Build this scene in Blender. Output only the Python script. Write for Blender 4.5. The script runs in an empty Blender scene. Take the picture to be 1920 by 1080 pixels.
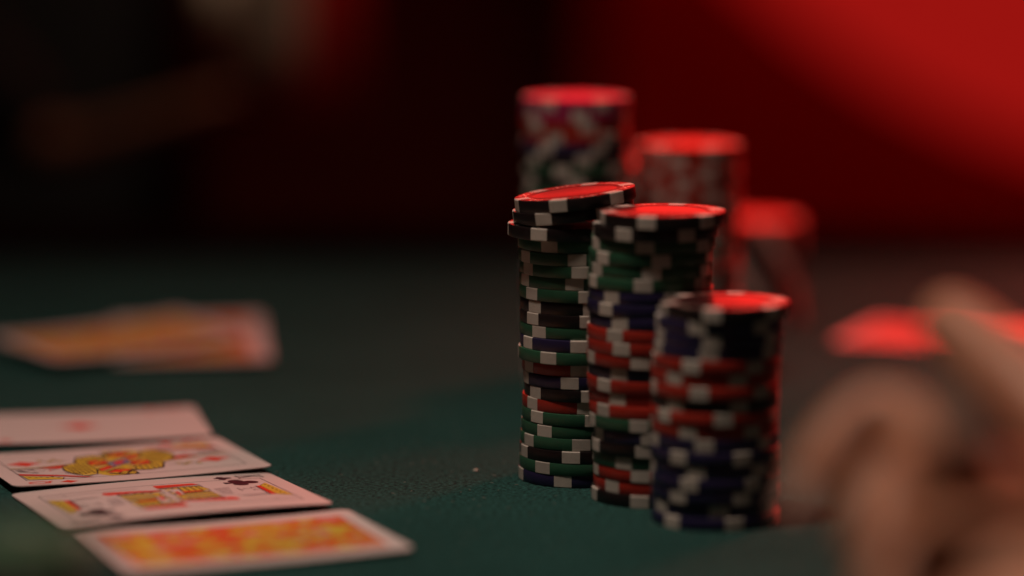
import bpy, bmesh, math, random
from mathutils import Vector, Matrix

random.seed(7)
sc = bpy.context.scene
col = sc.collection
R = math.radians

# ------------------------------------------------------------------ camera, world, lights, exposure
CAM_H, PITCH, F_PX = 0.2189, 0.1427, 6249.4      # camera height over the felt (m), downward pitch, focal length in px of 1920
cam_d = bpy.data.cameras.new('camera')
cam = bpy.data.objects.new('camera', cam_d); col.objects.link(cam)
cam.location = (0, 0, CAM_H)
cam.rotation_euler = (math.pi/2 - PITCH, 0, 0)
cam_d.sensor_width = 36
cam_d.lens = F_PX/1920*36
cam_d.clip_start, cam_d.clip_end = 0.02, 60
cam_d.dof.use_dof = True
cam_d.dof.focus_distance = 1.087
cam_d.dof.aperture_fstop = 2.25
sc.camera = cam

w = bpy.data.worlds.new('World'); sc.world = w; w.use_nodes = True
w.node_tree.nodes['Background'].inputs['Color'].default_value = (0.30, 0.10, 0.08, 1)
w.node_tree.nodes['Background'].inputs['Strength'].default_value = 0.028


def area(name, loc, target, sx, sy, power, color, spread=180):
    d = bpy.data.lights.new(name, 'AREA'); d.shape = 'RECTANGLE'; d.size = sx; d.size_y = sy
    d.energy = power; d.color = color; d.spread = R(spread)
    o = bpy.data.objects.new(name, d); col.objects.link(o)
    o.location = loc
    o.rotation_euler = (Vector(target)-Vector(loc)).to_track_quat('-Z', 'Y').to_euler()
    return o


# dim warm ceiling lamp above the table, and a broad red stage lamp behind it
area('ceiling_lamp', (-0.22, 0.84, 1.35), (-0.03, 0.93, 0.0), 0.16, 0.16, 1.60, (1.0, 0.84, 0.71), 68)
area('red_stage_lamp', (0.29, 2.45, 0.32), (0.10, 1.05, 0.05), 0.84, 0.38, 1.15, (1.0, 0.022, 0.016), 95)
area('red_ceiling_lamp', (0.82, 2.10, 0.78), (0.43, 1.40, 0.0), 0.30, 0.22, 4.4, (1.0, 0.045, 0.035), 38)
area('added_red_wall_light', (0.35, 3.3, 1.7), (0.45, 4.4, 0.1), 0.8, 0.3, 0.5, (1.0, 0.04, 0.03))  # added unseen light, evens out the red across the back wall
area('added_back_light', (0.05, 1.45, 1.2), (-0.02, 2.42, 0.2), 0.2, 0.2, 1.0, (1.0, 0.75, 0.55), 52)  # added unseen light, lifts the dark sleeve and chair at the left

sc.render.engine = 'CYCLES'
sc.cycles.use_denoising = True
sc.cycles.max_bounces = 6
sc.cycles.sample_clamp_indirect = 4.0
sc.view_settings.view_transform = 'Standard'
sc.view_settings.look = 'None'
sc.view_settings.exposure = -0.08
sc.view_settings.gamma = 1.0

# ------------------------------------------------------------------ helpers
CP, SP = math.cos(PITCH), math.sin(PITCH)


def ray(px, py):
    dx, dy = (px-960)/F_PX, (540-py)/F_PX
    return Vector((dx, CP+dy*SP, -SP+dy*CP))


def at(px, py, depth):
    """world point seen at a pixel of the 1920x1080 photograph, at a depth along the view axis"""
    return Vector((0, 0, CAM_H)) + ray(px, py)*depth


def on_plane(px, py, z=0.0):
    d = ray(px, py); t = (z-CAM_H)/d.z
    return Vector((0, 0, CAM_H)) + d*t


def depth_of(y, z):
    return y*CP + (CAM_H-z)*SP


def x_at(px, y, z):
    return (px-960)/F_PX*depth_of(y, z)


def link(name, me, mats=(), parent=None):
    o = bpy.data.objects.new(name, me); col.objects.link(o)
    for m in mats:
        if m.name not in [x.name for x in me.materials if x]:
            me.materials.append(m)
    if parent:
        o.parent = parent
    return o


def empty(name, loc=(0, 0, 0)):
    o = bpy.data.objects.new(name, None); col.objects.link(o); o.location = loc
    o.empty_display_size = 0.02
    return o


def tag(o, label, cat=None, group=None, kind=None):
    if label: o['label'] = label
    if cat: o['category'] = cat
    if group: o['group'] = group
    if kind: o['kind'] = kind
    return o


def mesh(name, verts, faces, mats=(), smooth=False, idx=None):
    me = bpy.data.meshes.new(name)
    me.from_pydata([tuple(v) for v in verts], [], faces)
    for m in mats: me.materials.append(m)
    if idx:
        for p, i in zip(me.polygons, idx): p.material_index = i
    if smooth:
        for p in me.polygons: p.use_smooth = True
    me.update()
    return me


def mat(name, color, rough=0.5, spec=0.5, var=0.0, vscale=40, bump=0.0, bscale=400, sheen=0.0, sheen_tint=(1, 1, 1), coat=0.0,
        metallic=0.0, rvar=0.0, sss=0.0, rand=0.0):
    m = bpy.data.materials.new(name); m.use_nodes = True
    nt = m.node_tree; b = nt.nodes['Principled BSDF']
    b.inputs['Base Color'].default_value = (*color, 1)
    b.inputs['Roughness'].default_value = rough
    b.inputs['Specular IOR Level'].default_value = spec
    b.inputs['Metallic'].default_value = metallic
    b.inputs['Sheen Weight'].default_value = sheen
    b.inputs['Sheen Roughness'].default_value = 0.45
    b.inputs['Sheen Tint'].default_value = (*sheen_tint, 1)
    b.inputs['Coat Weight'].default_value = coat
    b.inputs['Coat Roughness'].default_value = 0.25
    if sss:
        b.inputs['Subsurface Weight'].default_value = sss
        b.inputs['Subsurface Radius'].default_value = (0.006, 0.002, 0.001)
    tc = nt.nodes.new('ShaderNodeTexCoord')
    if rand:
        oi = nt.nodes.new('ShaderNodeObjectInfo'); va = nt.nodes.new('ShaderNodeVectorMath'); va.operation = 'ADD'
        sl = nt.nodes.new('ShaderNodeMath'); sl.operation = 'MULTIPLY'; sl.inputs[1].default_value = 13.7
        nt.links.new(oi.outputs['Random'], sl.inputs[0])
        nt.links.new(tc.outputs['Object'], va.inputs[0]); nt.links.new(sl.outputs[0], va.inputs[1])
        src = va.outputs[0]
    else:
        src = tc.outputs['Object']
    if var or rvar:
        n = nt.nodes.new('ShaderNodeTexNoise'); n.inputs['Scale'].default_value = vscale; n.inputs['Detail'].default_value = 5
        nt.links.new(src, n.inputs['Vector'])
        if var:
            mx = nt.nodes.new('ShaderNodeMix'); mx.data_type = 'RGBA'
            mx.inputs['A'].default_value = (*[c*(1-var) for c in color], 1)
            mx.inputs['B'].default_value = (*[min(1, c*(1+var)) for c in color], 1)
            nt.links.new(n.outputs['Fac'], mx.inputs['Factor']); nt.links.new(mx.outputs['Result'], b.inputs['Base Color'])
            if rand:
                hv = nt.nodes.new('ShaderNodeHueSaturation')
                mr0 = nt.nodes.new('ShaderNodeMapRange'); mr0.inputs['To Min'].default_value = 1-rand; mr0.inputs['To Max'].default_value = 1+rand*0.6
                nt.links.new(oi.outputs['Random'], mr0.inputs['Value']); nt.links.new(mr0.outputs['Result'], hv.inputs['Value'])
                # scuffs: small worn patches
                ns = nt.nodes.new('ShaderNodeTexNoise'); ns.inputs['Scale'].default_value = vscale*2.2; ns.inputs['Detail'].default_value = 6; ns.inputs['Roughness'].default_value = 0.75
                nt.links.new(src, ns.inputs['Vector'])
                rp = nt.nodes.new('ShaderNodeValToRGB'); rp.color_ramp.elements[0].position = 0.56; rp.color_ramp.elements[1].position = 0.74
                nt.links.new(ns.outputs['Fac'], rp.inputs['Fac'])
                ms = nt.nodes.new('ShaderNodeMix'); ms.data_type = 'RGBA'
                gr = sum(color)/3
                ms.inputs['B'].default_value = (*([gr*0.8+c*0.35+0.012 for c in color] if gr < 0.4 else [0.36, 0.30, 0.25]), 1)
                nt.links.new(mx.outputs['Result'], ms.inputs['A'])
                mf = nt.nodes.new('ShaderNodeMath'); mf.operation = 'MULTIPLY'; mf.inputs[1].default_value = 0.6
                nt.links.new(rp.outputs['Color'], mf.inputs[0]); nt.links.new(mf.outputs[0], ms.inputs['Factor'])
                nt.links.new(ms.outputs['Result'], hv.inputs['Color']); nt.links.new(hv.outputs['Color'], b.inputs['Base Color'])
        if rvar:
            mr = nt.nodes.new('ShaderNodeMapRange')
            mr.inputs['To Min'].default_value = max(0.05, rough-rvar); mr.inputs['To Max'].default_value = rough+rvar
            nt.links.new(n.outputs['Fac'], mr.inputs['Value']); nt.links.new(mr.outputs['Result'], b.inputs['Roughness'])
    if bump:
        n2 = nt.nodes.new('ShaderNodeTexNoise'); n2.inputs['Scale'].default_value = bscale; n2.inputs['Detail'].default_value = 3
        nt.links.new(src, n2.inputs['Vector'])
        bp = nt.nodes.new('ShaderNodeBump'); bp.inputs['Strength'].default_value = bump; bp.inputs['Distance'].default_value = 0.0004
        nt.links.new(n2.outputs['Fac'], bp.inputs['Height']); nt.links.new(bp.outputs['Normal'], b.inputs['Normal'])
    return m


def emit(name, color, strength):
    m = bpy.data.materials.new(name); m.use_nodes = True
    b = m.node_tree.nodes['Principled BSDF']
    b.inputs['Base Color'].default_value = (0.25, 0.01, 0.008, 1)
    b.inputs['Roughness'].default_value = 0.6
    b.inputs['Emission Color'].default_value = (*color, 1)
    b.inputs['Emission Strength'].default_value = strength
    return m


# ------------------------------------------------------------------ materials
def felt_material():
    m = bpy.data.materials.new('green_felt'); m.use_nodes = True
    nt = m.node_tree; b = nt.nodes['Principled BSDF']
    tc = nt.nodes.new('ShaderNodeTexCoord')
    def noise(s, d=4, r=0.6):
        n = nt.nodes.new('ShaderNodeTexNoise'); n.inputs['Scale'].default_value = s
        n.inputs['Detail'].default_value = d; n.inputs['Roughness'].default_value = r
        nt.links.new(tc.outputs['Object'], n.inputs['Vector']); return n
    n1, n2, n3 = noise(620, 6, 0.8), noise(9, 4), noise(260, 4, 0.7)
    r = nt.nodes.new('ShaderNodeValToRGB')
    r.color_ramp.elements[0].position = 0.40; r.color_ramp.elements[0].color = (0.012, 0.026, 0.023, 1)
    r.color_ramp.elements[1].position = 0.62; r.color_ramp.elements[1].color = (0.046, 0.170, 0.148, 1)
    nt.links.new(n1.outputs['Fac'], r.inputs['Fac'])
    r2 = nt.nodes.new('ShaderNodeValToRGB')
    r2.color_ramp.elements[0].position = 0.3; r2.color_ramp.elements[0].color = (0.72, 0.74, 0.74, 1)
    r2.color_ramp.elements[1].position = 0.75; r2.color_ramp.elements[1].color = (1.1, 1.08, 1.08, 1)
    nt.links.new(n2.outputs['Fac'], r2.inputs['Fac'])
    mx = nt.nodes.new('ShaderNodeMix'); mx.data_type = 'RGBA'; mx.blend_type = 'MULTIPLY'; mx.inputs['Factor'].default_value = 1
    nt.links.new(r.outputs['Color'], mx.inputs['A']); nt.links.new(r2.outputs['Color'], mx.inputs['B'])
    nt.links.new(mx.outputs['Result'], b.inputs['Base Color'])
    b.inputs['Roughness'].default_value = 0.8
    b.inputs['Specular IOR Level'].default_value = 0.0
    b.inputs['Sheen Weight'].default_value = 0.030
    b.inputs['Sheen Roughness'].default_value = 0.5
    b.inputs['Sheen Tint'].default_value = (1.0, 0.60, 0.55, 1)  # red tint puts the red light's grazing glow into the felt's sheen colour
    ad = nt.nodes.new('ShaderNodeMath'); ad.operation = 'ADD'
    nt.links.new(n1.outputs['Fac'], ad.inputs[0]); nt.links.new(n3.outputs['Fac'], ad.inputs[1])
    bp = nt.nodes.new('ShaderNodeBump'); bp.inputs['Strength'].default_value = 1.0; bp.inputs['Distance'].default_value = 0.0014
    nt.links.new(ad.outputs[0], bp.inputs['Height']); nt.links.new(bp.outputs['Normal'], b.inputs['Normal'])
    return m


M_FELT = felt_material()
M_LEATHER = mat('black_leather', (0.012, 0.003, 0.003), 0.8, 0.0, var=0.3, bump=0.3, bscale=300)
M_WOOD = mat('dark_table_wood', (0.03, 0.012, 0.008), 0.45, 0.4, var=0.4, vscale=20)
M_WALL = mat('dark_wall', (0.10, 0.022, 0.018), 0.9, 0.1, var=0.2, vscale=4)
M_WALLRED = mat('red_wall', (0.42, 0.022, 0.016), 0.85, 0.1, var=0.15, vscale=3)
CHIP = {
    'magenta': mat('chip_magenta', (0.36, 0.015, 0.085), 0.36, 0.5, var=0.18, vscale=220, bump=0.12, bscale=1800, rvar=0.08, rand=0.16),
    'green': mat('chip_green', (0.026, 0.092, 0.048), 0.36, 0.5, var=0.18, vscale=220, bump=0.12, bscale=1800, rvar=0.08, rand=0.16),
    'red': mat('chip_red', (0.36, 0.022, 0.012), 0.36, 0.5, var=0.18, vscale=220, bump=0.12, bscale=1800, rvar=0.08, rand=0.16),
    'blue': mat('chip_blue', (0.022, 0.015, 0.056), 0.36, 0.5, var=0.18, vscale=220, bump=0.12, bscale=1800, rvar=0.08, rand=0.16),
    'black': mat('chip_black', (0.014, 0.008, 0.008), 0.34, 0.5, var=0.2, vscale=220, bump=0.12, bscale=1800, rvar=0.08, rand=0.16),
}
M_INSERT = mat('chip_insert', (0.56, 0.475, 0.41), 0.42, 0.45, var=0.14, vscale=260, bump=0.12, bscale=1800, rand=0.14)
M_MARK = mat('chip_foil_mark', (0.80, 0.70, 0.56), 0.3, 0.5, metallic=0.3)
M_INLAY = {k: mat('inlay_'+k, c, 0.30, 0.5, var=0.1, vscale=200, bump=0.06, bscale=1500) for k, c in
           dict(magenta=(0.36, 0.015, 0.085), green=(0.03, 0.12, 0.06), red=(0.45, 0.03, 0.02), blue=(0.03, 0.02, 0.09), black=(0.020, 0.008, 0.008)).items()}
M_CARD = mat('card_stock', (0.57, 0.485, 0.455), 0.6, 0.18, var=0.05, vscale=60, bump=0.05, bscale=900)
M_CARDEDGE = mat('card_edge', (0.45, 0.38, 0.36), 0.8, 0.2)
PR = {
    'r': mat('print_red', (0.62, 0.045, 0.022), 0.6, 0.18),
    'y': mat('print_yellow', (0.56, 0.40, 0.045), 0.6, 0.18),
    'k': mat('print_black', (0.020, 0.012, 0.020), 0.6, 0.18),
    'b': mat('print_blue', (0.12, 0.13, 0.25), 0.6, 0.18),
    'w': mat('print_white', (0.55, 0.48, 0.455), 0.6, 0.18),
    'o': mat('print_orange', (0.52, 0.19, 0.03), 0.6, 0.18),
    'g': mat('print_grey', (0.36, 0.30, 0.30), 0.6, 0.18),
    'd': mat('print_deep_red', (0.30, 0.085, 0.070), 0.6, 0.18),
    'p': mat('print_pink', (0.62, 0.22, 0.17), 0.6, 0.18),
}
M_SKIN = mat('skin', (0.53, 0.215, 0.12), 0.5, 0.4, var=0.12, vscale=60, bump=0.2, bscale=500, sss=0.15)
M_NAIL = mat('nail', (0.55, 0.32, 0.24), 0.3, 0.5)
M_JACKET = mat('black_jacket', (0.012, 0.010, 0.010), 0.9, 0.2, var=0.2)
M_SLEEVE = mat('cream_cloth', (0.75, 0.62, 0.48), 0.9, 0.2, var=0.1)
M_HAIR = mat('dark_hair', (0.02, 0.012, 0.008), 0.6, 0.3)
M_CHAIR = mat('red_upholstery', (0.55, 0.012, 0.010), 0.6, 0.3, var=0.15)
M_LINT = mat('lint', (0.7, 0.6, 0.5), 0.9, 0.1)

# ------------------------------------------------------------------ the table, walls and lamp behind
table = empty('poker_table', (0.0, 1.0, -0.7))
tag(table, 'green felt poker table with black padded rail under all the chips', 'table')


def outline(inset, n=160, cx=0.1, cy=0.83, ax=1.55, ay=0.80, k=4.5):
    pts = []
    for i in range(n):
        t = 2*math.pi*i/n
        c, s = math.cos(t), math.sin(t)
        x = cx + (ax-inset)*math.copysign(abs(c)**(2/k), c)
        y = cy + (ay-inset)*math.copysign(abs(s)**(2/k), s)
        pts.append((x, y))
    return pts


def child_world(o, parent):
    o.parent = parent
    o.matrix_parent_inverse = Matrix.Translation(parent.location).inverted()


# felt sheet
op = outline(0.0)
vs = [(0.1, 0.83, 0)] + [(x, y, 0) for x, y in op]
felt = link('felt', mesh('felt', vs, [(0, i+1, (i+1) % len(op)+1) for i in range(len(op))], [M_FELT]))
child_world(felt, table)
# padded rail: a rounded profile swept round the felt
prof = [(0.004, -0.006), (0.0, 0.002), (-0.006, 0.006), (-0.02, 0.008), (-0.05, 0.009), (-0.08, 0.007), (-0.105, -0.002), (-0.115, -0.02), (-0.112, -0.05),
        (-0.06, -0.06)]
n = len(op); vs = []; fs = []
for ins, z in prof:
    for x, y in outline(ins): vs.append((x, y, z))
for j in range(len(prof)-1):
    for i in range(n):
        fs.append((j*n+i, j*n+(i+1) % n, (j+1)*n+(i+1) % n, (j+1)*n+i))
child_world(link('rail', mesh('rail', vs, fs, [M_LEATHER], True)), table)
# apron under the table top and two legs
a0, a1 = outline(0.05), outline(0.30)
vs = [(x, y, -0.055) for x, y in a0] + [(x, y, -0.16) for x, y in a1]
child_world(link('apron', mesh('apron', vs, [(i, (i+1) % n, n+(i+1) % n, n+i) for i in range(n)], [M_WOOD], True)), table)
for lx in (-0.75, 0.95):
    vs = []; fs = []; rings = [(0.11, -0.15), (0.07, -0.22), (0.06, -0.5), (0.09, -0.62), (0.20, -0.69), (0.20, -0.70)]
    for r_, z in rings:
        for i in range(20):
            a = 2*math.pi*i/20; vs.append((lx+r_*math.cos(a), 0.85+r_*math.sin(a), z))
    for j in range(len(rings)-1):
        for i in range(20): fs.append((j*20+i, j*20+(i+1) % 20, (j+1)*20+(i+1) % 20, (j+1)*20+i))
    child_world(link('leg', mesh('leg', vs, fs, [M_WOOD], True)), table)

floor = link('floor', mesh('floor', [(-4, -1, -0.7), (4, -1, -0.7), (4, 4.6, -0.7), (-4, 4.6, -0.7)], [(0, 1, 2, 3)], [M_WALL]))
tag(floor, None, None, None, 'structure')
wall_d = link('wall', mesh('wall', [(-4, 4.6, -0.7), (4, 4.6, -0.7), (4, 4.6, 2.4), (-4, 4.6, 2.4)], [(0, 1, 2, 3)], [M_WALL]))
tag(wall_d, None, None, None, 'structure')
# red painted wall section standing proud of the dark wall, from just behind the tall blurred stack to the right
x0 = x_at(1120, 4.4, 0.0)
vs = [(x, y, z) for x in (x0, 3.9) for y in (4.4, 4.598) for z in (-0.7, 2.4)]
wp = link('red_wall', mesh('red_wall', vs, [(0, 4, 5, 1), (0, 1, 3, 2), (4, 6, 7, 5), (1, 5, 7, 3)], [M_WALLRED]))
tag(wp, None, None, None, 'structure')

# large round red lamp hanging behind the table on the right
lamp_c = at(2375, -1035, 3.6); lamp_r = 1380/F_PX*3.6
lamp = empty('red_lamp', lamp_c)
tag(lamp, 'huge round glowing red lamp hanging behind the table at upper right', 'lamp')
vs = []; fs = []; NU, NV = 48, 24
for j in range(NV+1):
    p = math.pi*j/NV
    p = min(max(p, 0.08), math.pi-0.08)
    for i in range(NU):
        a = 2*math.pi*i/NU
        rr = lamp_r*math.sin(p)*(1+0.006*math.cos(12*a))
        vs.append((rr*math.cos(a), rr*math.sin(a), lamp_r*math.cos(p)))
for j in range(NV):
    for i in range(NU): fs.append((j*NU+i, (j+1)*NU+i, (j+1)*NU+(i+1) % NU, j*NU+(i+1) % NU))
link('globe', mesh('lamp_globe', vs, fs, [emit('red_lamp_glow', (1.0, 0.020, 0.015), 0.33)], True), parent=lamp)
vs = []; fs = []
for z, r_ in ((lamp_r*0.99, 0.09), (lamp_r*1.03, 0.09), (lamp_r*1.05, 0.02), (lamp_r*1.05+0.9, 0.02)):
    for i in range(16): vs.append((r_*math.cos(i*math.pi/8), r_*math.sin(i*math.pi/8), z))
for j in range(3):
    for i in range(16): fs.append((j*16+i, j*16+(i+1) % 16, (j+1)*16+(i+1) % 16, (j+1)*16+i))
link('hanger', mesh('lamp_hanger', vs, fs, [M_LEATHER], True), parent=lamp)

# ------------------------------------------------------------------ poker chips
CR, CT = 0.01985, 0.00405            # chip radius and stacking pitch
TH = CT - 0.00003
SEG = 72
INS_W = R(17.2)


def chip_profile(grow=0.0):
    h = TH/2; b = 0.00026
    g = grow
    return [(CR*0.765, h-0.00004+g), (CR*0.80, h+g), (CR-b, h+g), (CR-b*0.3, h-b*0.3+g), (CR+g, h-b), (CR+g, -h+b), (CR-b*0.3, -h+b*0.3-g), (CR-b, -h-g),
            (CR*0.80, -h-g)]


def make_chip_meshes():
    out = {}
    for c in CHIP:
        pr = [(0.0, TH/2-0.00022), (CR*0.70, TH/2-0.00022), (CR*0.72, TH/2-0.00022), (CR*0.735, TH/2-0.0001)] + chip_profile() + [(0.0, -TH/2)]
        vs = []; fs = []
        for j, (r_, z) in enumerate(pr):
            for i in range(SEG):
                a = 2*math.pi*i/SEG
                vs.append((r_*math.cos(a), r_*math.sin(a), z))
        for j in range(len(pr)-1):
            for i in range(SEG):
                i2 = (i+1) % SEG
                if pr[j][0] == 0: fs.append((j*SEG, (j+1)*SEG+i, (j+1)*SEG+i2))
                elif pr[j+1][0] == 0: fs.append((j*SEG+i, (j+1)*SEG, j*SEG+i2))
                else: fs.append((j*SEG+i, (j+1)*SEG+i, (j+1)*SEG+i2, j*SEG+i2))
        me = mesh('chip_body_'+c, vs, fs, [CHIP[c]], True)
        bm = bmesh.new(); bm.from_mesh(me)
        bmesh.ops.delete(bm, geom=[v for v in bm.verts if not v.link_faces], context='VERTS')
        for e in bm.edges:
            if len(e.link_faces) == 2 and e.calc_face_angle(0) > R(40): e.smooth = False
        bm.to_mesh(me); bm.free()
        out[c] = me
    # one edge insert, centred on +X
    pr = chip_profile(0.00004)
    NS = 6; vs = []; fs = []
    for k in range(NS+1):
        a = -INS_W/2 + INS_W*k/NS
        for r_, z in pr: vs.append((r_*math.cos(a), r_*math.sin(a), z))
    m_ = len(pr)
    for k in range(NS):
        for j in range(m_-1):
            fs.append((k*m_+j, k*m_+j+1, (k+1)*m_+j+1, (k+1)*m_+j))
    fs.append(tuple(range(m_))); fs.append(tuple(NS*m_+j for j in reversed(range(m_))))
    ins = mesh('chip_insert', vs, fs, [M_INSERT])
    # inlay disc of the top face
    inl = {}
    for c in CHIP:
        vs = [(0, 0, TH/2-0.00008)]; fs = []
        for r_, z in ((CR*0.66, TH/2-0.00008), (CR*0.69, TH/2-0.00020)):
            for i in range(SEG):
                a = 2*math.pi*i/SEG; vs.append((r_*math.cos(a), r_*math.sin(a), z))
        for i in range(SEG):
            i2 = (i+1) % SEG
            fs.append((0, 1+i, 1+i2)); fs.append((1+i, 1+SEG+i, 1+SEG+i2, 1+i2))
        inl[c] = mesh('chip_inlay_'+c, vs, fs, [M_INLAY[c]], True)
    # small foil marks: die pips between the inserts and a broken ring round the inlay
    vs = []; fs = []
    zt = TH/2 + 0.00003
    def quad(a, r0, r1, da):
        k = len(vs)
        for (rr, aa) in ((r0, a-da), (r1, a-da), (r1, a+da), (r0, a+da)): vs.append((rr*math.cos(aa), rr*math.sin(aa), zt))
        fs.append((k, k+1, k+2, k+3))
    for s in range(6):
        a0_ = R(60*s+30)
        for dx in (-0.10, 0.10):
            for rr in (0.83, 0.91):
                quad(a0_+dx, CR*(rr-0.022), CR*(rr+0.022), 0.028)
        quad(a0_, CR*0.848, CR*0.892, 0.028)
        for q in (-0.34, -0.22, 0.22, 0.34): quad(a0_+q, CR*0.795, CR*0.818, 0.035)
    marks = mesh('chip_marks', vs, fs, [M_MARK])
    return out, ins, inl, marks


BODY, INSERT, INLAY, MARKS = make_chip_meshes()
ORD = ('bottom second third fourth fifth sixth seventh eighth ninth tenth eleventh twelfth thirteenth fourteenth fifteenth sixteenth seventeenth '
       'eighteenth nineteenth twentieth twenty-first twenty-second twenty-third twenty-fourth twenty-fifth twenty-sixth twenty-seventh twenty-eighth '
       'twenty-ninth thirtieth thirty-first').split()


def chip(color, loc, phase, label, group, tilt=(0, 0), marks=False, inlay=False):
    """phase: angle of one insert's centre from the direction facing the camera (-Y), positive to the picture's right"""
    root = empty('poker_chip', loc)
    root.rotation_euler = (tilt[0], tilt[1], 0)
    tag(root, label, 'poker chip', group)
    link('body', BODY[color], parent=root).rotation_euler = (0, 0, phase)
    for k in range(6):
        o = link('edge_insert', INSERT, parent=root)
        o.rotation_euler = (0, 0, -math.pi/2 + phase + k*math.pi/3)
    if inlay or marks:
        link('inlay', INLAY[color], parent=root)
    if marks:
        o = link('foil_marks', MARKS, parent=root)
        o.rotation_euler = (0, 0, -math.pi/2 + phase)
    return root


def phase_from(mid_px, cx_px, r_px):
    s = max(-0.98, min(0.98, (mid_px-cx_px)/(r_px*0.99)))
    return math.asin(s)


def stack(rows, y0, group, where, left_given=True, scale=5.4, ox=940, edge_bias=0.0, front=None):
    """rows from the felt up: (colour, left-edge or centre reading, insert-middle reading) in readings of the enlarged photo"""
    for i, (c, edge, mid) in enumerate(rows):
        z = CT*(i+0.5)
        d = depth_of(y0, z)
        rp = CR*F_PX/d
        e_px, m_px = ox+edge/scale, ox+mid/scale
        cx = e_px+rp+edge_bias if left_given else e_px
        x = (cx-960)/F_PX*d
        yy = y0 + random.uniform(-0.0006, 0.0006) - (front or {}).get(i, 0.0)
        last = i == len(rows)-1
        num = ORD[i]
        lab = ('%s chip at the very top of %s' % (c, where)) if last else (
            ('bottom %s chip on the felt in %s' % (c, where)) if i == 0 else '%s chip, %s from the felt in %s' % (c, num, where))
        chip(c, (x, yy, z), phase_from(m_px, cx, rp), lab, group, (random.uniform(-.006, .006), random.uniform(-.006, .006)), marks=last, inlay=False)


# left stack of the three sharp ones (readings from the felt up)
LEFT = [('blue', 175, 613), ('green', 183, 412), ('black', 188, 694), ('green', 194, 797), ('green', 203, 432), ('green', 210, 357), ('red', 212, 312),
        ('black', 232, 343), ('blue', 222, 682), ('red', 210, 279), ('green', 172, 469), ('blue', 190, 267), ('green', 186, 378), ('black', 186, 315),
        ('black', 187, 336), ('green', 181, 305), ('green', 182, 730), ('green', 186, 270)]
LEFT += [('green', 172, 755), ('green', 170, 480), ('black', 66, 374)]
LY = 1.0646 + CR
stack(LEFT, LY, 'chips of the left front stack', 'the left sharp stack', front={20: 0.0022, 10: 0.0012, 11: 0.0004})
# two black chips lying tipped on the left stack
zt = CT*len(LEFT)
tl = R(-6.5)
for k, (cxp, mid, lab) in enumerate(((1074.5, 1017.6, 'lower of two black chips tipped on the left sharp stack'),
                                     (1078, 1044.5, 'black chip tipped up at the top of the left sharp stack, red sheen on top'))):
    zc = zt + CR*math.sin(-tl) + CT*(0.5+k)*1.0
    d = depth_of(LY, zc)
    x = (cxp-960)/F_PX*d
    chip('black', (x, LY-0.0026-0.0006*k, zc), phase_from(mid, cxp, CR*F_PX/d), lab, 'chips of the left front stack', (0, tl), marks=True)

# middle stack
MID = [('black', 908, 1375), ('red', 932, 1109), ('red', 930, 1382), ('green', 925, 1220), ('black', 908, 1426), ('blue', 930, 985), ('green', 885, 1367),
       ('red', 888, 1020), ('red', 882, 1160), ('red', 866, 1027), ('blue', 878, 1174), ('red', 862, 1379), ('red', 865, 1195), ('red', 868, 1132),
       ('blue', 892, 1182), ('blue', 872, 1044), ('blue', 884, 1102), ('green', 874, 1412), ('green', 880, 1495), ('green', 888, 1590), ('green', 910, 1432),
       ('black', 930, 1220), ('black', 998, 1441)]
stack(MID, 1.0320 + CR, 'chips of the middle front stack', 'the middle stack', front={22: 0.0026, 21: 0.0016})

# right stack
RIGHT = [('blue', 605, 733), ('blue', 603, 607), ('blue', 606, 793), ('blue', 604, 882), ('blue', 607, 428), ('blue', 603, 797), ('blue', 606, 492),
         ('red', 603, 365), ('red', 606, 645), ('black', 612, 770), ('red', 608, 450), ('red', 610, 762), ('red', 618, 388), ('blue', 630, 530),
         ('blue', 640, 552), ('blue', 648, 440), ('black', 684, 550)]
stack(RIGHT, 0.9983 + CR, 'chips of the right front stack', 'the right front stack', left_given=False, scale=4.32, ox=1200, front={16: 0.0004})


# blurred stacks behind
def back_stack(cx_base, cx_top, y0, colors, group, where, ph0, dph):
    nn = len(colors)
    for i, c in enumerate(colors):
        z = CT*(i+0.5); d = depth_of(y0, z)
        cx = cx_base+(cx_top-cx_base)*i/(nn-1)
        k = nn-1-i
        lab = ('%s chip at the very top of %s' % (c, where)) if k == 0 else '%s chip, %s from the top of %s' % (c, ORD[k], where)
        ph = ph0+dph[i % len(dph)]*1.0 if isinstance(dph, (list, tuple)) else ph0+dph*i
        chip(c, ((cx-960)/F_PX*d + random.uniform(-.0004, .0004), y0, z), ph, lab, group, marks=(k == 0))


rs = random.Random(21)
cA = ['green', 'blue', 'black', 'green', 'red', 'black', 'blue', 'green', 'green', 'black', 'red', 'blue', 'green', 'black', 'green', 'green', 'blue',
      'black', 'green', 'green', 'black', 'green', 'black', 'blue', 'red', 'red', 'magenta', 'magenta']
back_stack(1088, 1078, 1.235, cA, 'chips of the tall stack behind', 'the tall blurred stack behind', 0.1, [rs.uniform(0, 1.05) for _ in cA])
cB = ['black', 'red', 'blue', 'green', 'red', 'black', 'green', 'red', 'blue', 'red', 'black', 'red', 'red', 'green', 'red', 'red', 'red', 'red', 'red',
      'red', 'red', 'red', 'red']
back_stack(1288, 1290, 1.262, cB, 'chips of the blurred red stack', 'the blurred red stack behind', 0.3, [0.0, 0.5, 0.1, 0.6])
cB2 = ['red', 'black', 'green', 'red', 'black', 'red', 'blue', 'red', 'green', 'black', 'red', 'red', 'black', 'red', 'blue', 'black', 'red', 'red', 'red', 'red']
back_stack(1230, 1226, 1.312, cB2, 'chips of the half hidden stack', 'the half hidden stack behind the red one', 0.1, 0.21)
cC = ['black', 'blue', 'black', 'black', 'black', 'black', 'black', 'black', 'black', 'black', 'red']
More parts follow.
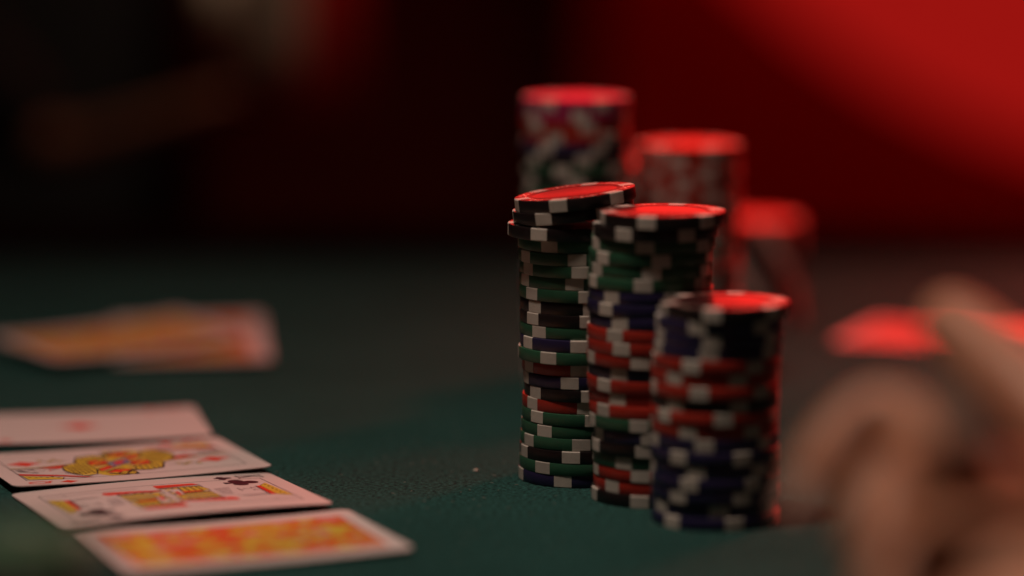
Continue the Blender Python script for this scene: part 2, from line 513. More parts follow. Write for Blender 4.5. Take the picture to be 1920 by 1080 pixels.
back_stack(1414, 1416, 1.423, cC, 'chips of the short blurred stack', 'the short blurred stack behind', 0.35, -0.13)
# a stack close to the lens whose top shows in the lower left corner
cF = ['black', 'green', 'blue', 'red', 'green', 'black', 'green', 'green', 'green', 'green', 'green', 'green', 'green']
back_stack(36, 36, 0.75, cF, 'chips of the nearest stack', 'the nearest stack in the lower left corner', 0.2, 0.25)

# ------------------------------------------------------------------ playing cards
CW, CH, CTH = 0.063, 0.088, 0.00032


def card_outline(rad=0.0032, n=6, w=CW, h=CH):
    pts = []
    for cx, cy, a0_ in ((w/2-rad, h/2-rad, 0), (-w/2+rad, h/2-rad, 90), (-w/2+rad, -h/2+rad, 180), (w/2-rad, -h/2+rad, 270)):
        for k in range(n+1):
            a = R(a0_+90*k/n); pts.append((cx+rad*math.cos(a), cy+rad*math.sin(a)))
    return pts


def card_mesh():
    o = card_outline(); n_ = len(o)
    vs = [(x, y, 0) for x, y in o] + [(x, y, CTH) for x, y in o]
    fs = [tuple(range(n_, 2*n_)), tuple(reversed(range(n_)))] + [(i, (i+1) % n_, n_+(i+1) % n_, n_+i) for i in range(n_)]
    return mesh('card_stock', vs, fs, [M_CARD, M_CARDEDGE], idx=[0, 0]+[1]*n_)


BOW = [0.0]


def bow(me):
    '''cut the sheet into bands across its length and curl it slightly'''
    if not BOW[0]: return me
    bm = bmesh.new(); bm.from_mesh(me)
    for k in range(-9, 10):
        bmesh.ops.bisect_plane(bm, geom=bm.verts[:]+bm.edges[:]+bm.faces[:], plane_co=(0, k*0.0046, 0), plane_no=(0, 1, 0))
    for v in bm.verts: v.co.z += BOW[0]*(v.co.y/0.044)**2
    bm.to_mesh(me); bm.free()
    return me



class Print:
    """flat print: polygons in card millimetres, each colour layer a hair above the last"""
    def __init__(self): self.vs, self.fs, self.ix, self.keys = [], [], [], []

    def poly(self, pts, key, layer=0):
        if key not in self.keys: self.keys.append(key)
        ar = sum(pts[i][0]*pts[(i+1) % len(pts)][1]-pts[(i+1) % len(pts)][0]*pts[i][1] for i in range(len(pts)))
        if ar < 0: pts = pts[::-1]
        k = len(self.vs)
        z = CTH + (0.018+0.012*layer)*1e-3
        self.vs += [(u*1e-3, v*1e-3, z) for u, v in pts]
        self.fs.append(tuple(range(k, k+len(pts)))); self.ix.append(self.keys.index(key))

    def line(self, pts, wdt, key, layer=0):
        for (u0, v0), (u1, v1) in zip(pts[:-1], pts[1:]):
            l = math.hypot(u1-u0, v1-v0) or 1e-6
            nx, ny = -(v1-v0)/l*wdt/2, (u1-u0)/l*wdt/2
            ex, ey = (u1-u0)/l*wdt*0.3, (v1-v0)/l*wdt*0.3
            self.poly([(u0+nx-ex, v0+ny-ey), (u0-nx-ex, v0-ny-ey), (u1-nx+ex, v1-ny+ey), (u1+nx+ex, v1+ny+ey)], key, layer)

    def disc(self, u, v, ru, rv, key, layer=0, n=16):
        self.poly([(u+ru*math.cos(2*math.pi*i/n), v+rv*math.sin(2*math.pi*i/n)) for i in range(n)], key, layer)

    def ring(self, u, v, ru, rv, wdt, key, layer=0, n=20):
        for i in range(n):
            a, b = 2*math.pi*i/n, 2*math.pi*(i+1)/n
            self.poly([((u+(ru-wdt)*math.cos(a)), v+(rv-wdt)*math.sin(a)), (u+ru*math.cos(a), v+rv*math.sin(a)),
                       (u+ru*math.cos(b), v+rv*math.sin(b)), (u+(ru-wdt)*math.cos(b), v+(rv-wdt)*math.sin(b))], key, layer)

    def both(self):
        """repeat everything turned by half a turn, as court cards are"""
        k = len(self.vs); n_ = len(self.fs)
        self.vs += [(-x, -y, z) for x, y, z in self.vs]
        self.fs += [tuple(i+k for i in f) for f in self.fs[:n_]]
        self.ix += self.ix[:n_]
        return self

    def build(self, name, parent):
        return link(name, bow(mesh(name, self.vs, self.fs, [PR[k] for k in self.keys], idx=self.ix)), parent=parent)


def outlined(P, pts, key, layer, grow=0.65, edge='k'):
    cu = sum(p[0] for p in pts)/len(pts); cv = sum(p[1] for p in pts)/len(pts)
    big = []
    for u, v in pts:
        l = math.hypot(u-cu, v-cv) or 1; big.append((u+(u-cu)/l*grow, v+(v-cv)/l*grow))
    P.poly(big, edge, layer); P.poly(pts, key, layer+1)


def diamond(u, v, hu, hv):
    pts = []
    for (a, b) in (((hu, 0), (0, hv)), ((0, hv), (-hu, 0)), ((-hu, 0), (0, -hv)), ((0, -hv), (hu, 0))):
        for k in range(5):
            t = k/5; x, y = a[0]+(b[0]-a[0])*t, a[1]+(b[1]-a[1])*t
            s = 1-0.10*math.sin(math.pi*t); pts.append((u+x*s, v+y*s))
    return pts


def pip_diamond(parent, u, v, hu, hv):
    P = Print(); P.poly(diamond(u, v, hu, hv), 'r', 2); return P.build('pip', parent)


def pip_club(parent, u, v, s, flip=1):
    P = Print()
    for cu, cv in ((0, 2.1), (-1.85, -0.7), (1.85, -0.7)): P.disc(u+cu*s*flip, v+cv*s*flip, 1.75*s, 1.75*s, 'k', 2, 18)
    P.disc(u, v, 0.9*s, 0.9*s, 'k', 3, 10)
    P.poly([(u-0.35*s*flip, v), (u-1.0*s*flip, v-3.9*s*flip), (u+1.0*s*flip, v-3.9*s*flip), (u+0.35*s*flip, v)], 'k', 4)
    return P.build('pip', parent)


def letter(parent, ch, u, v, h, wd, key, flip=1):
    P = Print(); t = 0.85
    def T(pts): return [(u+a*wd/2*flip, v+b*h/2*flip) for a, b in pts]
    if ch == 'K':
        P.line(T([(-0.55, -1), (-0.55, 1)]), t, key, 2)
        P.line(T([(0.75, 1), (-0.5, -0.1)]), t*0.7, key, 3); P.line(T([(-0.15, 0.2), (0.8, -1)]), t, key, 4)
        for a, b, c in ((-1, -0.1, 1), (0.35, 1.1, 1), (-1, -0.1, -1), (0.4, 1.15, -1)): P.line(T([(a, c), (b, c)]), t*0.55, key, 5)
    elif ch == 'Q':
        P.ring(u, v+0.3*flip, wd/2, h/2, 0.8, key, 2); P.line(T([(0.05, -0.45), (0.95, -1.1)]), t, key, 3)
    elif ch == 'A':
        P.line(T([(-0.85, -1), (0, 1)]), t*0.7, key, 2); P.line(T([(0.85, -1), (0, 1)]), t, key, 3); P.line(T([(-0.5, -0.3), (0.5, -0.3)]), t*0.5, key, 4)
        for a, b in ((-1.2, -0.5), (0.5, 1.2)): P.line(T([(a, -1), (b, -1)]), t*0.5, key, 5)
    return P.build('index_letter', parent)


def frame_print(parent, hu, hv, key='k', wdt=0.32):
    P = Print()
    P.line([(-hu, -hv), (hu, -hv)], wdt, key, 1); P.line([(-hu, hv), (hu, hv)], wdt, key, 1)
    P.line([(-hu, -hv), (-hu, hv)], wdt, key, 1); P.line([(hu, -hv), (hu, hv)], wdt, key, 1)
    return P.build('frame_line', parent)


def queen_figure(parent):
    P = Print()
    # robe ground
    P.poly([(5, 14), (15, 11), (16.7, 6), (15, 0), (-15, 0), (-22.3, 4), (-22, 9), (-18, 12.6), (-8, 13)], 'y', 1)
    for k in range(16): P.line([(14-2.1*k, 12.0-0.25*k), (12.6-2.1*k, 1.0)], 0.42, 'k' if k % 3 else 'w', 2)
    P.poly([(5, 14.5), (15.4, 11.2), (17.1, 6), (15.2, -1), (14, -1), (15, 6), (14, 9.6), (5, 12.8)], 'k', 2)
    outlined(P, [(6.2, 13.4), (14.6, 10.6), (16.0, 6.2), (14.6, 2.2), (8.6, 3.3), (6.9, 7.6)], 'y', 3)
    for v in (4.2, 6.2, 8.2, 10.0): P.line([(8.2, v+0.4), (15, v)], 0.5, 'k', 5)
    outlined(P, [(5.6, 9.5), (6.5, 4), (1, 2.5), (-1, 6), (-2, 10)], 'r', 3)
    P.line([(6.5, 4), (-2, 10)], 0.8, 'y', 6); P.line([(4.5, 3.5), (-3, 8.8)], 0.35, 'k', 6)
    # golden collar with a brick pattern
    collar = [(-1.6, 19.7), (3.9, 15.4), (1.2, 11.6), (-10.3, 10.8), (-17.9, 12.6), (-19.6, 16.2), (-15.1, 19.3), (-8, 20.5)]
    outlined(P, collar, 'y', 5, 0.8)
    for r_, v in enumerate((12.3, 13.8, 15.3, 16.8, 18.3)):
        u = -16.6 + (r_ % 2)*1.4 + abs(v-14.5)*0.4
        while u < 0.5 - abs(v-14.5)*0.35:
            P.poly([(u, v), (u+2.0, v), (u+2.0, v+0.75), (u, v+0.75)], 'k', 7); u += 2.8
    for t in range(9):
        a = -1.1+0.28*t; P.disc(-18.4+0.5*math.sin(t*2.0), 11.8+t*0.9, 0.4, 0.4, 'w', 8, 8)
    # red sleeve bands and black flowered border
    outlined(P, [(-9.3, 9.6), (-4.6, 5.0), (-7.2, 3.6), (-13.2, 9.6)], 'r', 3)
    outlined(P, [(-16.4, 8.6), (-11.6, 4.1), (-13.6, -1.0), (-17.6, 3.8)], 'r', 3)
    P.poly([(-18.6, 9.0), (-14.6, 0.5), (-16, -1), (-22.3, -1), (-22.3, 4)], 'k', 3)
    for (u, v) in ((-18, 6.2), (-19.8, 3.8), (-17.3, 2.8), (-20.8, 1.2), (-18.6, 0.2)):
        for k in range(4): P.disc(u+0.75*math.cos(k*1.57), v+0.75*math.sin(k*1.57), 0.6, 0.6, 'y', 6, 8)
    P.line([(-13.8, 10.2), (-10.2, 4.3), (-3.2, -0.5)], 0.9, 'y', 6); P.line([(-14.6, 10), (-11, 4)], 0.35, 'k', 7)
    for k in range(7): P.disc(-12.4+1.3*k*0.62, 8.2-k*1.05, 0.35, 0.35, 'w', 8, 8)
    # centre panel, half of it
    outlined(P, [(0.6, 4.0), (-6.5, 3.6), (-4.0, 0), (4.0, 0)], 'b', 7, 0.4)
    for k in range(5): P.poly([(-5+k*1.6, 2.9), (-4.2+k*1.6, 2.9), (-4.2+k*1.6, 3.6), (-5+k*1.6, 3.6)], 'w', 9)
    P.poly([(-0.4, 2.2), (-3.6, 2.0), (-2.2, 0), (2.2, 0)], 'r', 10)
    # head: veil, hair, face, crown
    P.poly([(-1.2, 28.2), (2.4, 16.6), (-1.2, 19.2), (-3.6, 21.6)], 'r', 3)
    P.line([(-0.9, 37.2), (-0.5, 28.5), (2.8, 16.3)], 0.55, 'k', 4); P.line([(0.0, 37.2), (0.4, 28.5), (3.5, 16.6)], 0.5, 'y', 4)
    P.poly([(-2.5, 35), (-2.2, 27), (-4.5, 21.8), (-10.5, 21.8), (-14, 27), (-11, 36.6), (-5, 37)], 'w', 2)
    P.line([(-2.6, 35), (-2.2, 27), (-4.5, 21.8)], 0.3, 'k', 4)
    for (u0, v0, u1, v1) in ((-2.4, 32.6, -2.9, 30.2), (-4.0, 32.2, -4.4, 30.0), (-8.2, 32.6, -8.8, 30.2), (-9.6, 32.2, -10.0, 30.2), (-4.6, 25.2, -5.4, 23.4)):
        P.line([(u0, v0), (u1, v1)], 0.55, 'k', 5)
    P.line([(-6.2, 31), (-6.6, 27.6), (-5.4, 27)], 0.3, 'k', 5); P.line([(-5.4, 25.4), (-7.4, 25.2)], 0.45, 'r', 5)
    for k in range(7): P.line([(-3.2-0.6*k, 36.7-0.2*k), (-3.6-0.8*k, 34.0-0.3*k)], 0.25, 'k', 5)
    outlined(P, [(-14.2, 36.8), (-20.2, 24.4), (-23.0, 25.6), (-21.0, 36.3)], 'y', 3, 0.35)
    for k in range(6): P.disc(-17.2-0.5*(k % 2)*2-0.3*k, 35-1.8*k, 0.45, 0.6, 'k', 6, 8)
    P.poly([(-10.1, 37.1), (-16.4, 23.4), (-21.8, 16.2), (-22.4, 14.4), (-22.4, 17.2), (-18.4, 24), (-13.2, 37.1)], 'r', 5)
    P.line([(-10.1, 37.1), (-16.2, 23.4), (-21.6, 15.6)], 0.3, 'k', 7); P.line([(-13.2, 37.1), (-18.4, 24), (-22.4, 17.4)], 0.3, 'k', 7)
    for k in range(9): P.line([(-11.6+0.1*k-0.5*k, 21.4-0.55*k), (-13.4-0.5*k, 21.8-0.55*k)], 0.28, 'k', 8)
    # flower held beside the face
    for (u, v) in ((12.9, 24.1), (10.4, 21.4), (10.2, 17.8), (12.4, 19.4)):
        P.disc(u, v, 1.2, 1.2, 'k', 4, 10); P.disc(u, v, 0.85, 0.85, 'y', 5, 10)
    P.line([(10.5, 14), (11.5, 24)], 0.35, 'k', 3)
    P.both().build('court_figure', parent)


def king_figure(parent):
    P = Print()
    # robe
    P.poly([(-18, 15), (9, 17), (14.5, 18), (15, 0), (-19, 0)], 'w', 1)
    for k in range(14): P.line([(-16+2.1*k, 14.5), (-15+2.0*k, 0.5)], 0.75, 'y' if k % 2 else 'k', 2)
    P.poly([(-18.6, 13.4), (-15.8, 14.8), (-14.2, 0), (-19.3, 0)], 'r', 3); P.line([(-15.8, 14.8), (-14, 0)], 0.4, 'k', 4)
    P.poly([(9.6, 17.4), (12.4, 19), (15, 17.8), (13.2, 8), (10.6, 0), (8.6, 0), (10.6, 9)], 'r', 3)
    for k in range(5): P.line([(8.4-0.4*k, 15-2.6*k), (10.6-0.3*k, 14-2.7*k)], 0.5, 'k', 4)
    outlined(P, [(-13, 13.6), (-6, 15), (-4, 8), (-7, 1), (-13, 1)], 'y', 2, 0.4)
    outlined(P, [(-3, 14), (6.5, 14.5), (8, 8), (6, 2), (-2, 3)], 'y', 2, 0.4)
    for k in range(6): P.line([(-12.4, 2.4+2*k), (-6.4, 1.8+2.2*k)], 0.55, 'k', 5)
    for k in range(6): P.line([(-2+1.5*k, 13.8), (-1.4+1.4*k, 4)], 0.5, 'g' if k % 2 else 'k', 5)
    outlined(P, [(-5.6, 12), (-3.4, 12.4), (-3.0, 2), (-6, 2)], 'r', 4, 0.4)
    outlined(P, [(-10, 6), (-1, 5), (4, 0), (-12, 0)], 'w', 6, 0.4)
    for k in range(5): P.disc(-9+2.6*k, 2.0, 0.9, 0.9, 'k' if k % 2 else 'y', 8, 10)
    P.poly([(-6, 4.6), (0, 4.0), (1, 2.8), (-6, 3.2)], 'r', 8)
    for u in (-13.6, -3.4, 8.2): P.line([(u, 14.6), (u+0.6, 0.6)], 0.7, 'k', 7)
    # beard, face, crown
    P.poly([(-9, 32), (6.5, 31.5), (7.5, 24), (4, 17), (-4, 15.5), (-9, 20)], 'w', 2)
    for k in range(9): P.line([(-8+1.6*k, 22-0.3*k), (-6+1.2*k, 16.5)], 0.5, 'k' if k % 2 else 'g', 3)
    for k in range(3): P.line([(7.6+0.9*k, 31-k), (8.4+0.8*k, 20+k)], 0.35, 'g', 3)
    for (u, v) in ((-4.2, 28.6), (-0.4, 28.4)): P.line([(u-0.8, v), (u+0.8, v)], 0.55, 'k', 4); P.line([(u-1, v+1), (u+0.8, v+1.1)], 0.3, 'k', 4)
    P.line([(-2.6, 28), (-3.2, 25.6), (-2, 25.3)], 0.35, 'k', 4); P.line([(-4.8, 24), (0, 24.2)], 0.5, 'k', 4)
    outlined(P, [(-11.6, 35.9), (12.4, 36.9), (9.6, 32.6), (-7.5, 32.8)], 'y', 4, 0.3)
    for k in range(10): P.disc(-8+1.9*k, 34.6+0.5*(k % 2), 0.45, 0.45, 'k', 7, 8)
    P.poly([(-7.4, 32.6), (9.6, 32.4), (9.0, 30.6), (-6.6, 31.0)], 'r', 5); P.line([(-6.6, 30.9), (9, 30.5)], 0.6, 'k', 6)
    P.line([(17, 36), (17, 6)], 0.5, 'g', 3); P.line([(18.4, 30), (15.6, 30)], 0.5, 'g', 4)
    P.both().build('court_figure', parent)


def ornate_face(parent, hu, hv, seed, keys='yyryryrpy'):
    rnd = random.Random(seed); P = Print()
    P.poly([(-hu, -hv), (hu, -hv), (hu, hv), (-hu, hv)], 'r', 0)
    P.poly([(-hu+0.8, -hv+0.8), (hu-0.8, -hv+0.8), (hu-0.8, hv-0.8), (-hu+0.8, hv-0.8)], 'o', 1)
    st = 6.6
    v = -hv+4
    row = 0
    while v < hv-3:
        u = -hu+4+(row % 2)*st/2
        while u < hu-3:
            s = rnd.uniform(2.0, 3.9)
            P.poly(diamond(u+rnd.uniform(-.5, .5), v+rnd.uniform(-.5, .5), s, s*1.15), rnd.choice(keys), 2+(row % 3))
            if rnd.random() < 0.5: P.disc(u, v, 0.9, 0.9, rnd.choice('ywrp'), 6, 8)
            u += st
        v += st*0.62; row += 1
    for sgn in (1, -1):
        P.disc(-hu*0.15*sgn, sgn*hv*0.68, 3.4, 4.2, 'p', 7, 18); P.disc(-hu*0.15*sgn, sgn*hv*0.80, 5.0, 2.2, 'y', 8, 14)
        P.disc(-hu*0.15*sgn, sgn*hv*0.60, 1.4, 0.6, 'r', 9, 10)
        P.disc(-hu*0.15*sgn-1.6, sgn*hv*0.69, 0.6, 0.5, 'k', 9, 8); P.disc(-hu*0.15*sgn+1.6, sgn*hv*0.69, 0.6, 0.5, 'k', 9, 8)
    P.build('printed_face', parent)


def new_card(x, y, ang, z, tilt_u, tilt_v, label, group=None, curl=0.0):
    BOW[0] = curl
    """ang turns the card's top; the card's own axes are u (right) and v (top)"""
    root = empty('playing_card', (x, y, z))
    root.rotation_euler = Matrix.Rotation(ang, 3, 'Z').to_euler()
    m = Matrix.Rotation(ang, 4, 'Z') @ Matrix.Rotation(tilt_v, 4, 'Y') @ Matrix.Rotation(tilt_u, 4, 'X')
    root.rotation_euler = m.to_euler()
    tag(root, label, 'playing card', group)
    link('card_body', bow(card_mesh()), parent=root)
    return root


GROUPC = 'cards dealt in a row on the felt'
# tops towards the left for ace, queen and the near card; towards the right for the king
A_ = R(90); B_ = R(-90)
lift = 0.0011
c1 = new_card(-0.1538, 1.1667, 0.2051+A_, 0.0012, 0, R(0.8), 'ace of diamonds card with one red pip, farthest of the row', GROUPC, 0.0007)
pip_diamond(c1, 0, 0, 6.4, 8.0)
for s in (1, -1):
    letter(c1, 'A', -26*s, 36*s, 7.5, 4.6, 'r', s); pip_diamond(c1, -26*s, 27.5*s, 2.2, 2.9)
c2 = new_card(-0.1319, 1.0992, 0.3931+A_, 0.0014, 0, R(1.0), 'queen of diamonds card, second in the row', GROUPC, 0.0008)
frame_print(c2, 22.6, 37.4); queen_figure(c2)
for s in (1, -1):
    letter(c2, 'Q', -27.6*s, 34*s, 7.6, 4.4, 'r', s); pip_diamond(c2, -27.8*s, 24.6*s, 2.4, 3.1); pip_diamond(c2, 8.3*s, 30.6*s, 4.5, 6.2)
c3 = new_card(-0.1087, 1.0407, 0.4110+B_, 0.0022, 0, R(-1.5), 'king of clubs card beside the queen, third in the row', GROUPC, -0.0009)
frame_print(c3, 21.0, 37.4); king_figure(c3)
for s in (1, -1):
    letter(c3, 'K', -25.2*s, 35*s, 8.2, 5.0, 'k', s); pip_club(c3, -24.4*s, 25.6*s, 0.78, s); pip_club(c3, -14.8*s, 28.8*s, 1.5, s)
c4 = new_card(-0.0811, 0.9803, 0.3767+A_, 0.0008, 0, R(0.5), 'nearest card of the row, blurred orange and yellow face', GROUPC, 0.0006)
ornate_face(c4, 23.5, 38.5, 3)

GROUPF = 'two blurred cards across the table on the left'
q1 = new_card(x_at(356, 1.345, 0), 1.345, R(7), 0.0034, R(3.0), R(-0.5), 'far left card with a white end, lying under another card', GROUPF, 0.0012)
ornate_face(q1, 24, 38.5, 5)
q2 = new_card(x_at(222, 1.338, 0), 1.338, R(-56), 0.0056, R(1.6), R(1.2), 'far left card lying slantwise on top of another card', GROUPF, 0.0015)
ornate_face(q2, 24, 38.5, 9)
GROUPR = 'two red lit cards behind the hand'
q3 = new_card(x_at(1790, 1.372, 0), 1.372, R(66), 0.0008, 0, 0, 'red backed card lying between the chips and the finger', GROUPR)
q4 = new_card(x_at(1985, 1.372, 0), 1.372, R(118), 0.0014, 0, R(0.4), 'red backed card lying to the right of the finger', GROUPR)
for q in (q3, q4):
    P = Print(); P.poly([(-27, -39.5), (27, -39.5), (27, 39.5), (-27, 39.5)], 'd', 0)
    for a in range(-24, 25, 6):
        for b_ in range(-36, 37, 6): P.poly(diamond(a, b_, 1.7, 1.9), 'p', 1)
    P.build('printed_back', q)

# a crumb of lint on the felt between the cards and the stacks
g = on_plane(893, 884)
bm = bmesh.new(); bmesh.ops.create_icosphere(bm, subdivisions=2, radius=0.00055)
for v in bm.verts: v.co *= 1+random.uniform(-.3, .3); v.co.x *= 1.5; v.co.z *= 0.8
me = bpy.data.meshes.new('lint_crumb'); bm.to_mesh(me); bm.free(); me.materials.append(M_LINT)
lo = link('lint_crumb', me); lo.location = (g.x, g.y, 0.0004)
tag(lo, 'tiny pale crumb on the bare felt left of the stacks', 'crumb')


# fine lint and fluff strewn over the felt, too small to count
rl = random.Random(4); vs = []; fs = []
for _ in range(900):
    x, y = rl.uniform(-0.25, 0.16), rl.uniform(0.88, 1.30)
    L_, a = rl.uniform(0.0002, 0.0009), rl.uniform(0, math.pi); wd = rl.uniform(0.00008, 0.00016); z = rl.uniform(0.0001, 0.0004)
    ca, sa = math.cos(a), math.sin(a); k = len(vs)
    for (p, q, zz) in ((-L_, -wd, 0), (L_, -wd, z*0.5), (L_, wd, z*0.5), (-L_, wd, 0), (0, 0, z+wd)):
        vs.append((x+p*ca-q*sa, y+p*sa+q*ca, zz+0.00015))
    fs += [(k, k+1, k+4), (k+1, k+2, k+4), (k+2, k+3, k+4), (k+3, k, k+4)]
M_FLUFF = mat('felt_fluff', (0.16, 0.17, 0.14), 0.9, 0.1)
tag(link('lint', mesh('lint', vs, fs, [M_FLUFF])), 'fine lint and fluff scattered over the green felt', 'lint', None, 'stuff')

# ------------------------------------------------------------------ people
def skin_mesh(name, nodes, edges, root, mats, parent=None, sub=2, smooth_iter=0):
    """nodes: (point, radius or (rx, ry)); grows one continuous surface over the joints"""
    me = bpy.data.meshes.new(name)
    me.from_pydata([tuple(n_[0]) for n_ in nodes], edges, [])
    for m in mats: me.materials.append(m)
    o = bpy.data.objects.new(name, me); col.objects.link(o)
    sk = o.modifiers.new('skin', 'SKIN'); sk.use_smooth_shade = True; sk.branch_smoothing = 0.6
    if not me.skin_vertices: me.skin_vertices.new()
    sv = me.skin_vertices[0].data
    for i, n_ in enumerate(nodes):
        r_ = n_[1]; sv[i].radius = r_ if isinstance(r_, tuple) else (r_, r_)
        sv[i].use_root = (i == root)
    ss = o.modifiers.new('sub', 'SUBSURF'); ss.levels = 1; ss.render_levels = sub
    if parent: o.parent = parent
    return o


# the near hand, raised over the felt at the right; the wrist leaves the frame at the lower right
hand = empty('hand', at(1900, 1150, 0.70))
tag(hand, 'blurred bare hand reaching in close to the lens, index finger raised', 'hand')
HN, HE = [], []


def hn(px, py, d, r):
    d *= 1.10
    HN.append((at(px, py, d) - hand.location, r)); return len(HN)-1


def chain(*ids):
    for a, b in zip(ids[:-1], ids[1:]): HE.append((a, b))


elbow = hn(2420, 2100, 0.55, (0.036, 0.036)); fore = hn(2180, 1620, 0.61, (0.031, 0.028)); wrist = hn(2020, 1350, 0.65, (0.027, 0.021))
palm = hn(1890, 1150, 0.68, (0.036, 0.026)); hub = hn(1810, 990, 0.695, (0.027, 0.019))
chain(elbow, fore, wrist, palm, hub)
# index finger, stretched up and away
i0 = hn(2190, 1040, 0.715, 0.0130); i1 = hn(2030, 850, 0.735, 0.0130); i2 = hn(1920, 730, 0.75, 0.0118); i3 = hn(1825, 645, 0.765, 0.0104); i4 = hn(1742, 566, 0.775, 0.0086)
chain(palm, i0, i1, i2, i3, i4)
# thumb in front
t2 = hn(1788, 880, 0.688, 0.0165); t3 = hn(1762, 805, 0.69, 0.0120)
chain(hub, t2, t3)
th = hn(1925, 1000, 0.70, 0.0190); chain(palm, th)
# middle finger, bent over with its tip down towards the chips
m1 = hn(1735, 845, 0.735, 0.0105); m2 = hn(1655, 755, 0.745, 0.0095); m3 = hn(1582, 812, 0.74, 0.0082); m4 = hn(1530, 892, 0.735, 0.0072); m5 = hn(1508, 940, 0.732, 0.0060)
chain(hub, m1, m2, m3, m4, m5)
# ring and little finger folded underneath
r1 = hn(1710, 950, 0.705, 0.0140); r2 = hn(1665, 885, 0.705, 0.0118); r3 = hn(1640, 985, 0.69, 0.0088); r4 = hn(1650, 1080, 0.685, 0.0072)
chain(hub, r1, r2, r3, r4)
l1 = hn(1750, 1090, 0.69, 0.0150); l2 = hn(1680, 1065, 0.68, 0.0100); l3 = hn(1650, 1170, 0.675, 0.0085); l4 = hn(1690, 1250, 0.67, 0.0070)
chain(palm, l1, l2, l3, l4)
skin_mesh('skin', HN, HE, elbow, [M_SKIN], hand)


def nail(tip, prev, up=(0, -0.5, 1)):
    p, q = HN[tip][0], HN[prev][0]
    d = (p-q).normalized(); u = Vector(up) - d*Vector(up).dot(d); u.normalize(); s = d.cross(u)
    r_ = HN[tip][1]
    vs = []; fs = []
    for j in range(5):
        for i in range(5):
            a, b = (i/4-0.5)*1.5, (j/4)
            rr = r_*1.02
            c_ = p + d*(b-0.35)*r_*1.5
            vs.append(c_ + s*rr*math.sin(a)*0.75 + u*(rr*math.cos(a)*0.98))
    for j in range(4):
        for i in range(4): fs.append((j*5+i, j*5+i+1, (j+1)*5+i+1, (j+1)*5+i))
    link('nail', mesh('nail', vs, fs, [M_NAIL], True), parent=hand)


for a, b in ((t3, t2), (m5, m4)): nail(a, b)

# the person sitting across the table at the left, out of focus
PD = 2.15
person = empty('person', (-0.36, 2.32, -0.7))
tag(person, 'person in black with a cream sleeve sitting across the table at left', 'person')
pl = person.location


def pn(x, y, z): return Vector((x, y, z)) - pl


cx = pl.x
sh = 0.36                                     # shoulder height over the felt
body_nodes = [(pn(cx, 2.36, -0.24), (0.15, 0.11)), (pn(cx, 2.34, 0.0), (0.14, 0.10)), (pn(cx, 2.30, 0.22), (0.16, 0.11)), (pn(cx, 2.28, sh), (0.13, 0.09)),
              (pn(cx, 2.26, sh+0.09), (0.055, 0.055)), (pn(cx, 2.24, sh+0.17), (0.065, 0.075)), (pn(cx, 2.24, sh+0.26), (0.075, 0.092)), (pn(cx, 2.25, sh+0.33), (0.055, 0.065)),
              # right of picture arm: elbow on the rail, forearm upright
              (pn(cx+0.19, 2.27, sh-0.03), 0.055), (pn(cx+0.18, 2.20, 0.18), 0.040)]
elb = at(500, 175, 2.0); wr = at(512, -340, 1.93); hd = at(490, -520, 1.91)
body_nodes += [(elb-pl, 0.021), (wr-pl, 0.020), (hd-pl, (0.035, 0.018))]
# left of picture arm: upper arm down, forearm along the rail
elb2 = at(560, 190, 2.02)
l_sh = pn(cx-0.19, 2.27, sh-0.03); l_el = at(40, 70, 2.12); l_wr = at(300, 215, 1.98); l_hd = at(150, 262, 1.93)
body_nodes += [(l_sh, 0.055), (pn(cx-0.25, 2.22, 0.20), 0.045), (at(-60, 150, 2.05)-pl, 0.036), (at(110, 280, 1.96)-pl, 0.012), (at(240, 240, 1.93)-pl, (0.009, 0.007)),
               (at(370, 195, 1.92)-pl, 0.007), (at(440, 170, 1.92)-pl, 0.005)]
body_edges = [(0, 1), (1, 2), (2, 3), (3, 4), (4, 5), (5, 6), (6, 7), (3, 8), (8, 9), (9, 10), (10, 11), (11, 12), (3, 13), (13, 14), (14, 15), (15, 16), (16, 17), (17, 18), (18, 19)]
# thighs on the chair seat and lower legs to the floor
b0 = len(body_nodes)
for s in (-1, 1):
    k = len(body_nodes)
    body_nodes += [(pn(cx+0.10*s, 2.30, -0.26), 0.085), (pn(cx+0.13*s, 1.98, -0.25), 0.07), (pn(cx+0.13*s, 2.0, -0.62), 0.045), (pn(cx+0.14*s, 1.90, -0.67), 0.035)]
    body_edges += [(0, k), (k, k+1), (k+1, k+2), (k+2, k+3)]
skin_mesh('skin', body_nodes, body_edges, 0, [M_SKIN], person)
# clothing over the body
jn = [(p, (r_[0]*1.1, r_[1]*1.1) if isinstance(r_, tuple) else r_*1.15) for p, r_ in body_nodes]
jid = [0, 1, 2, 3, 13, 14, 15, 16]
jmap = {k: i for i, k in enumerate(jid)}
skin_mesh('jacket', [jn[k] for k in jid], [(jmap[a], jmap[b]) for a, b in body_edges if a in jmap and b in jmap], 0, [M_JACKET], person)
sid = [3, 8, 9, 10, 11]; smap = {k: i for i, k in enumerate(sid)}
sn = [jn[k] for k in sid]; sn[0] = (body_nodes[3][0]*1.0, (0.10, 0.07))
skin_mesh('shirt_sleeve', sn, [(0, 1), (1, 2), (2, 3), (3, 4)], 0, [M_SLEEVE], person)
tid = list(range(b0, len(body_nodes))); tn = [jn[0]]+[jn[k] for k in tid]
skin_mesh('trousers', tn, [(0, 1), (1, 2), (2, 3), (0, 5), (5, 6), (6, 7)], 0, [M_JACKET], person)
# face and hair (the head is above the frame)
hc = pn(cx, 2.24, sh+0.25)


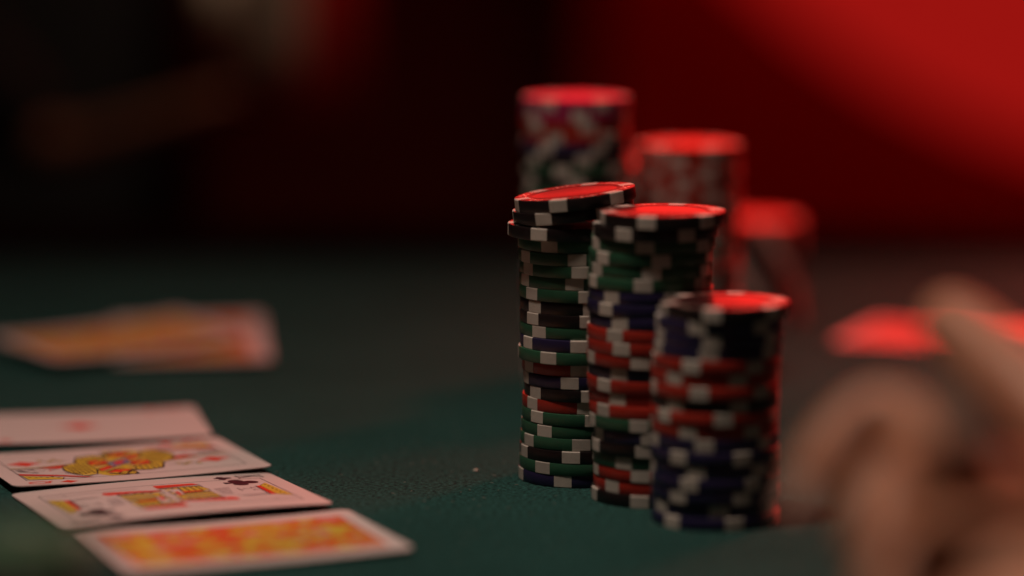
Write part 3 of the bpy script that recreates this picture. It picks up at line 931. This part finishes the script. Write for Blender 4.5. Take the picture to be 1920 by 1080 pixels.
def blob(name, c_, rx, ry, rz, m_, parent, cut=None):
    bm = bmesh.new(); bmesh.ops.create_uvsphere(bm, u_segments=20, v_segments=14, radius=1)
    for v in bm.verts:
        v.co = Vector((v.co.x*rx, v.co.y*ry, v.co.z*rz))
    if cut: bmesh.ops.delete(bm, geom=[v for v in bm.verts if cut(v.co)], context='VERTS')
    for v in bm.verts: v.co += c_
    me_ = bpy.data.meshes.new(name); bm.to_mesh(me_); bm.free(); me_.materials.append(m_)
    for p in me_.polygons: p.use_smooth = True
    return link(name, me_, parent=parent)


blob('hair', hc+Vector((0, 0.012, 0.03)), 0.092, 0.108, 0.105, M_HAIR, person, cut=lambda c_: c_.y < -0.03 and c_.z < 0.035)
for s in (-1, 1):
    blob('eye', hc+Vector((0.032*s, -0.085, 0.0)), 0.013, 0.009, 0.008, M_CARD, person)
    blob('ear', hc+Vector((0.082*s, 0.0, -0.01)), 0.012, 0.02, 0.03, M_SKIN, person)
blob('nose', hc+Vector((0, -0.098, -0.028)), 0.013, 0.018, 0.024, M_SKIN, person)
blob('mouth', hc+Vector((0, -0.086, -0.068)), 0.025, 0.010, 0.007, M_CHAIR, person)

# red upholstered chair beside and behind the person
ch = empty('chair', (x_at(600, 2.45, 0), 2.5, -0.7))
tag(ch, 'red upholstered chair across the table beside the cream sleeve', 'chair')


def rbox(name, c_, sx, sy, sz, m_, parent, bev=0.02):
    bm = bmesh.new(); bmesh.ops.create_cube(bm, size=1)
    for v in bm.verts: v.co = Vector((v.co.x*sx, v.co.y*sy, v.co.z*sz))
    bmesh.ops.bevel(bm, geom=bm.edges[:], offset=bev, segments=3, affect='EDGES')
    for v in bm.verts: v.co += Vector(c_)
    me_ = bpy.data.meshes.new(name); bm.to_mesh(me_); bm.free(); me_.materials.append(m_)
    for p in me_.polygons: p.use_smooth = True
    return link(name, me_, parent=parent)


rbox('backrest', (-0.185, 0.02, 0.95), 0.42, 0.07, 0.54, M_CHAIR, ch)
rbox('seat', (-0.20, -0.2, 0.40), 0.44, 0.44, 0.09, M_CHAIR, ch)
for sx in (-1, 1):
    for sy in (-0.38, 0.0): rbox('leg', (-0.20+0.19*sx, sy, 0.18), 0.035, 0.035, 0.36, M_WOOD, ch, 0.005)
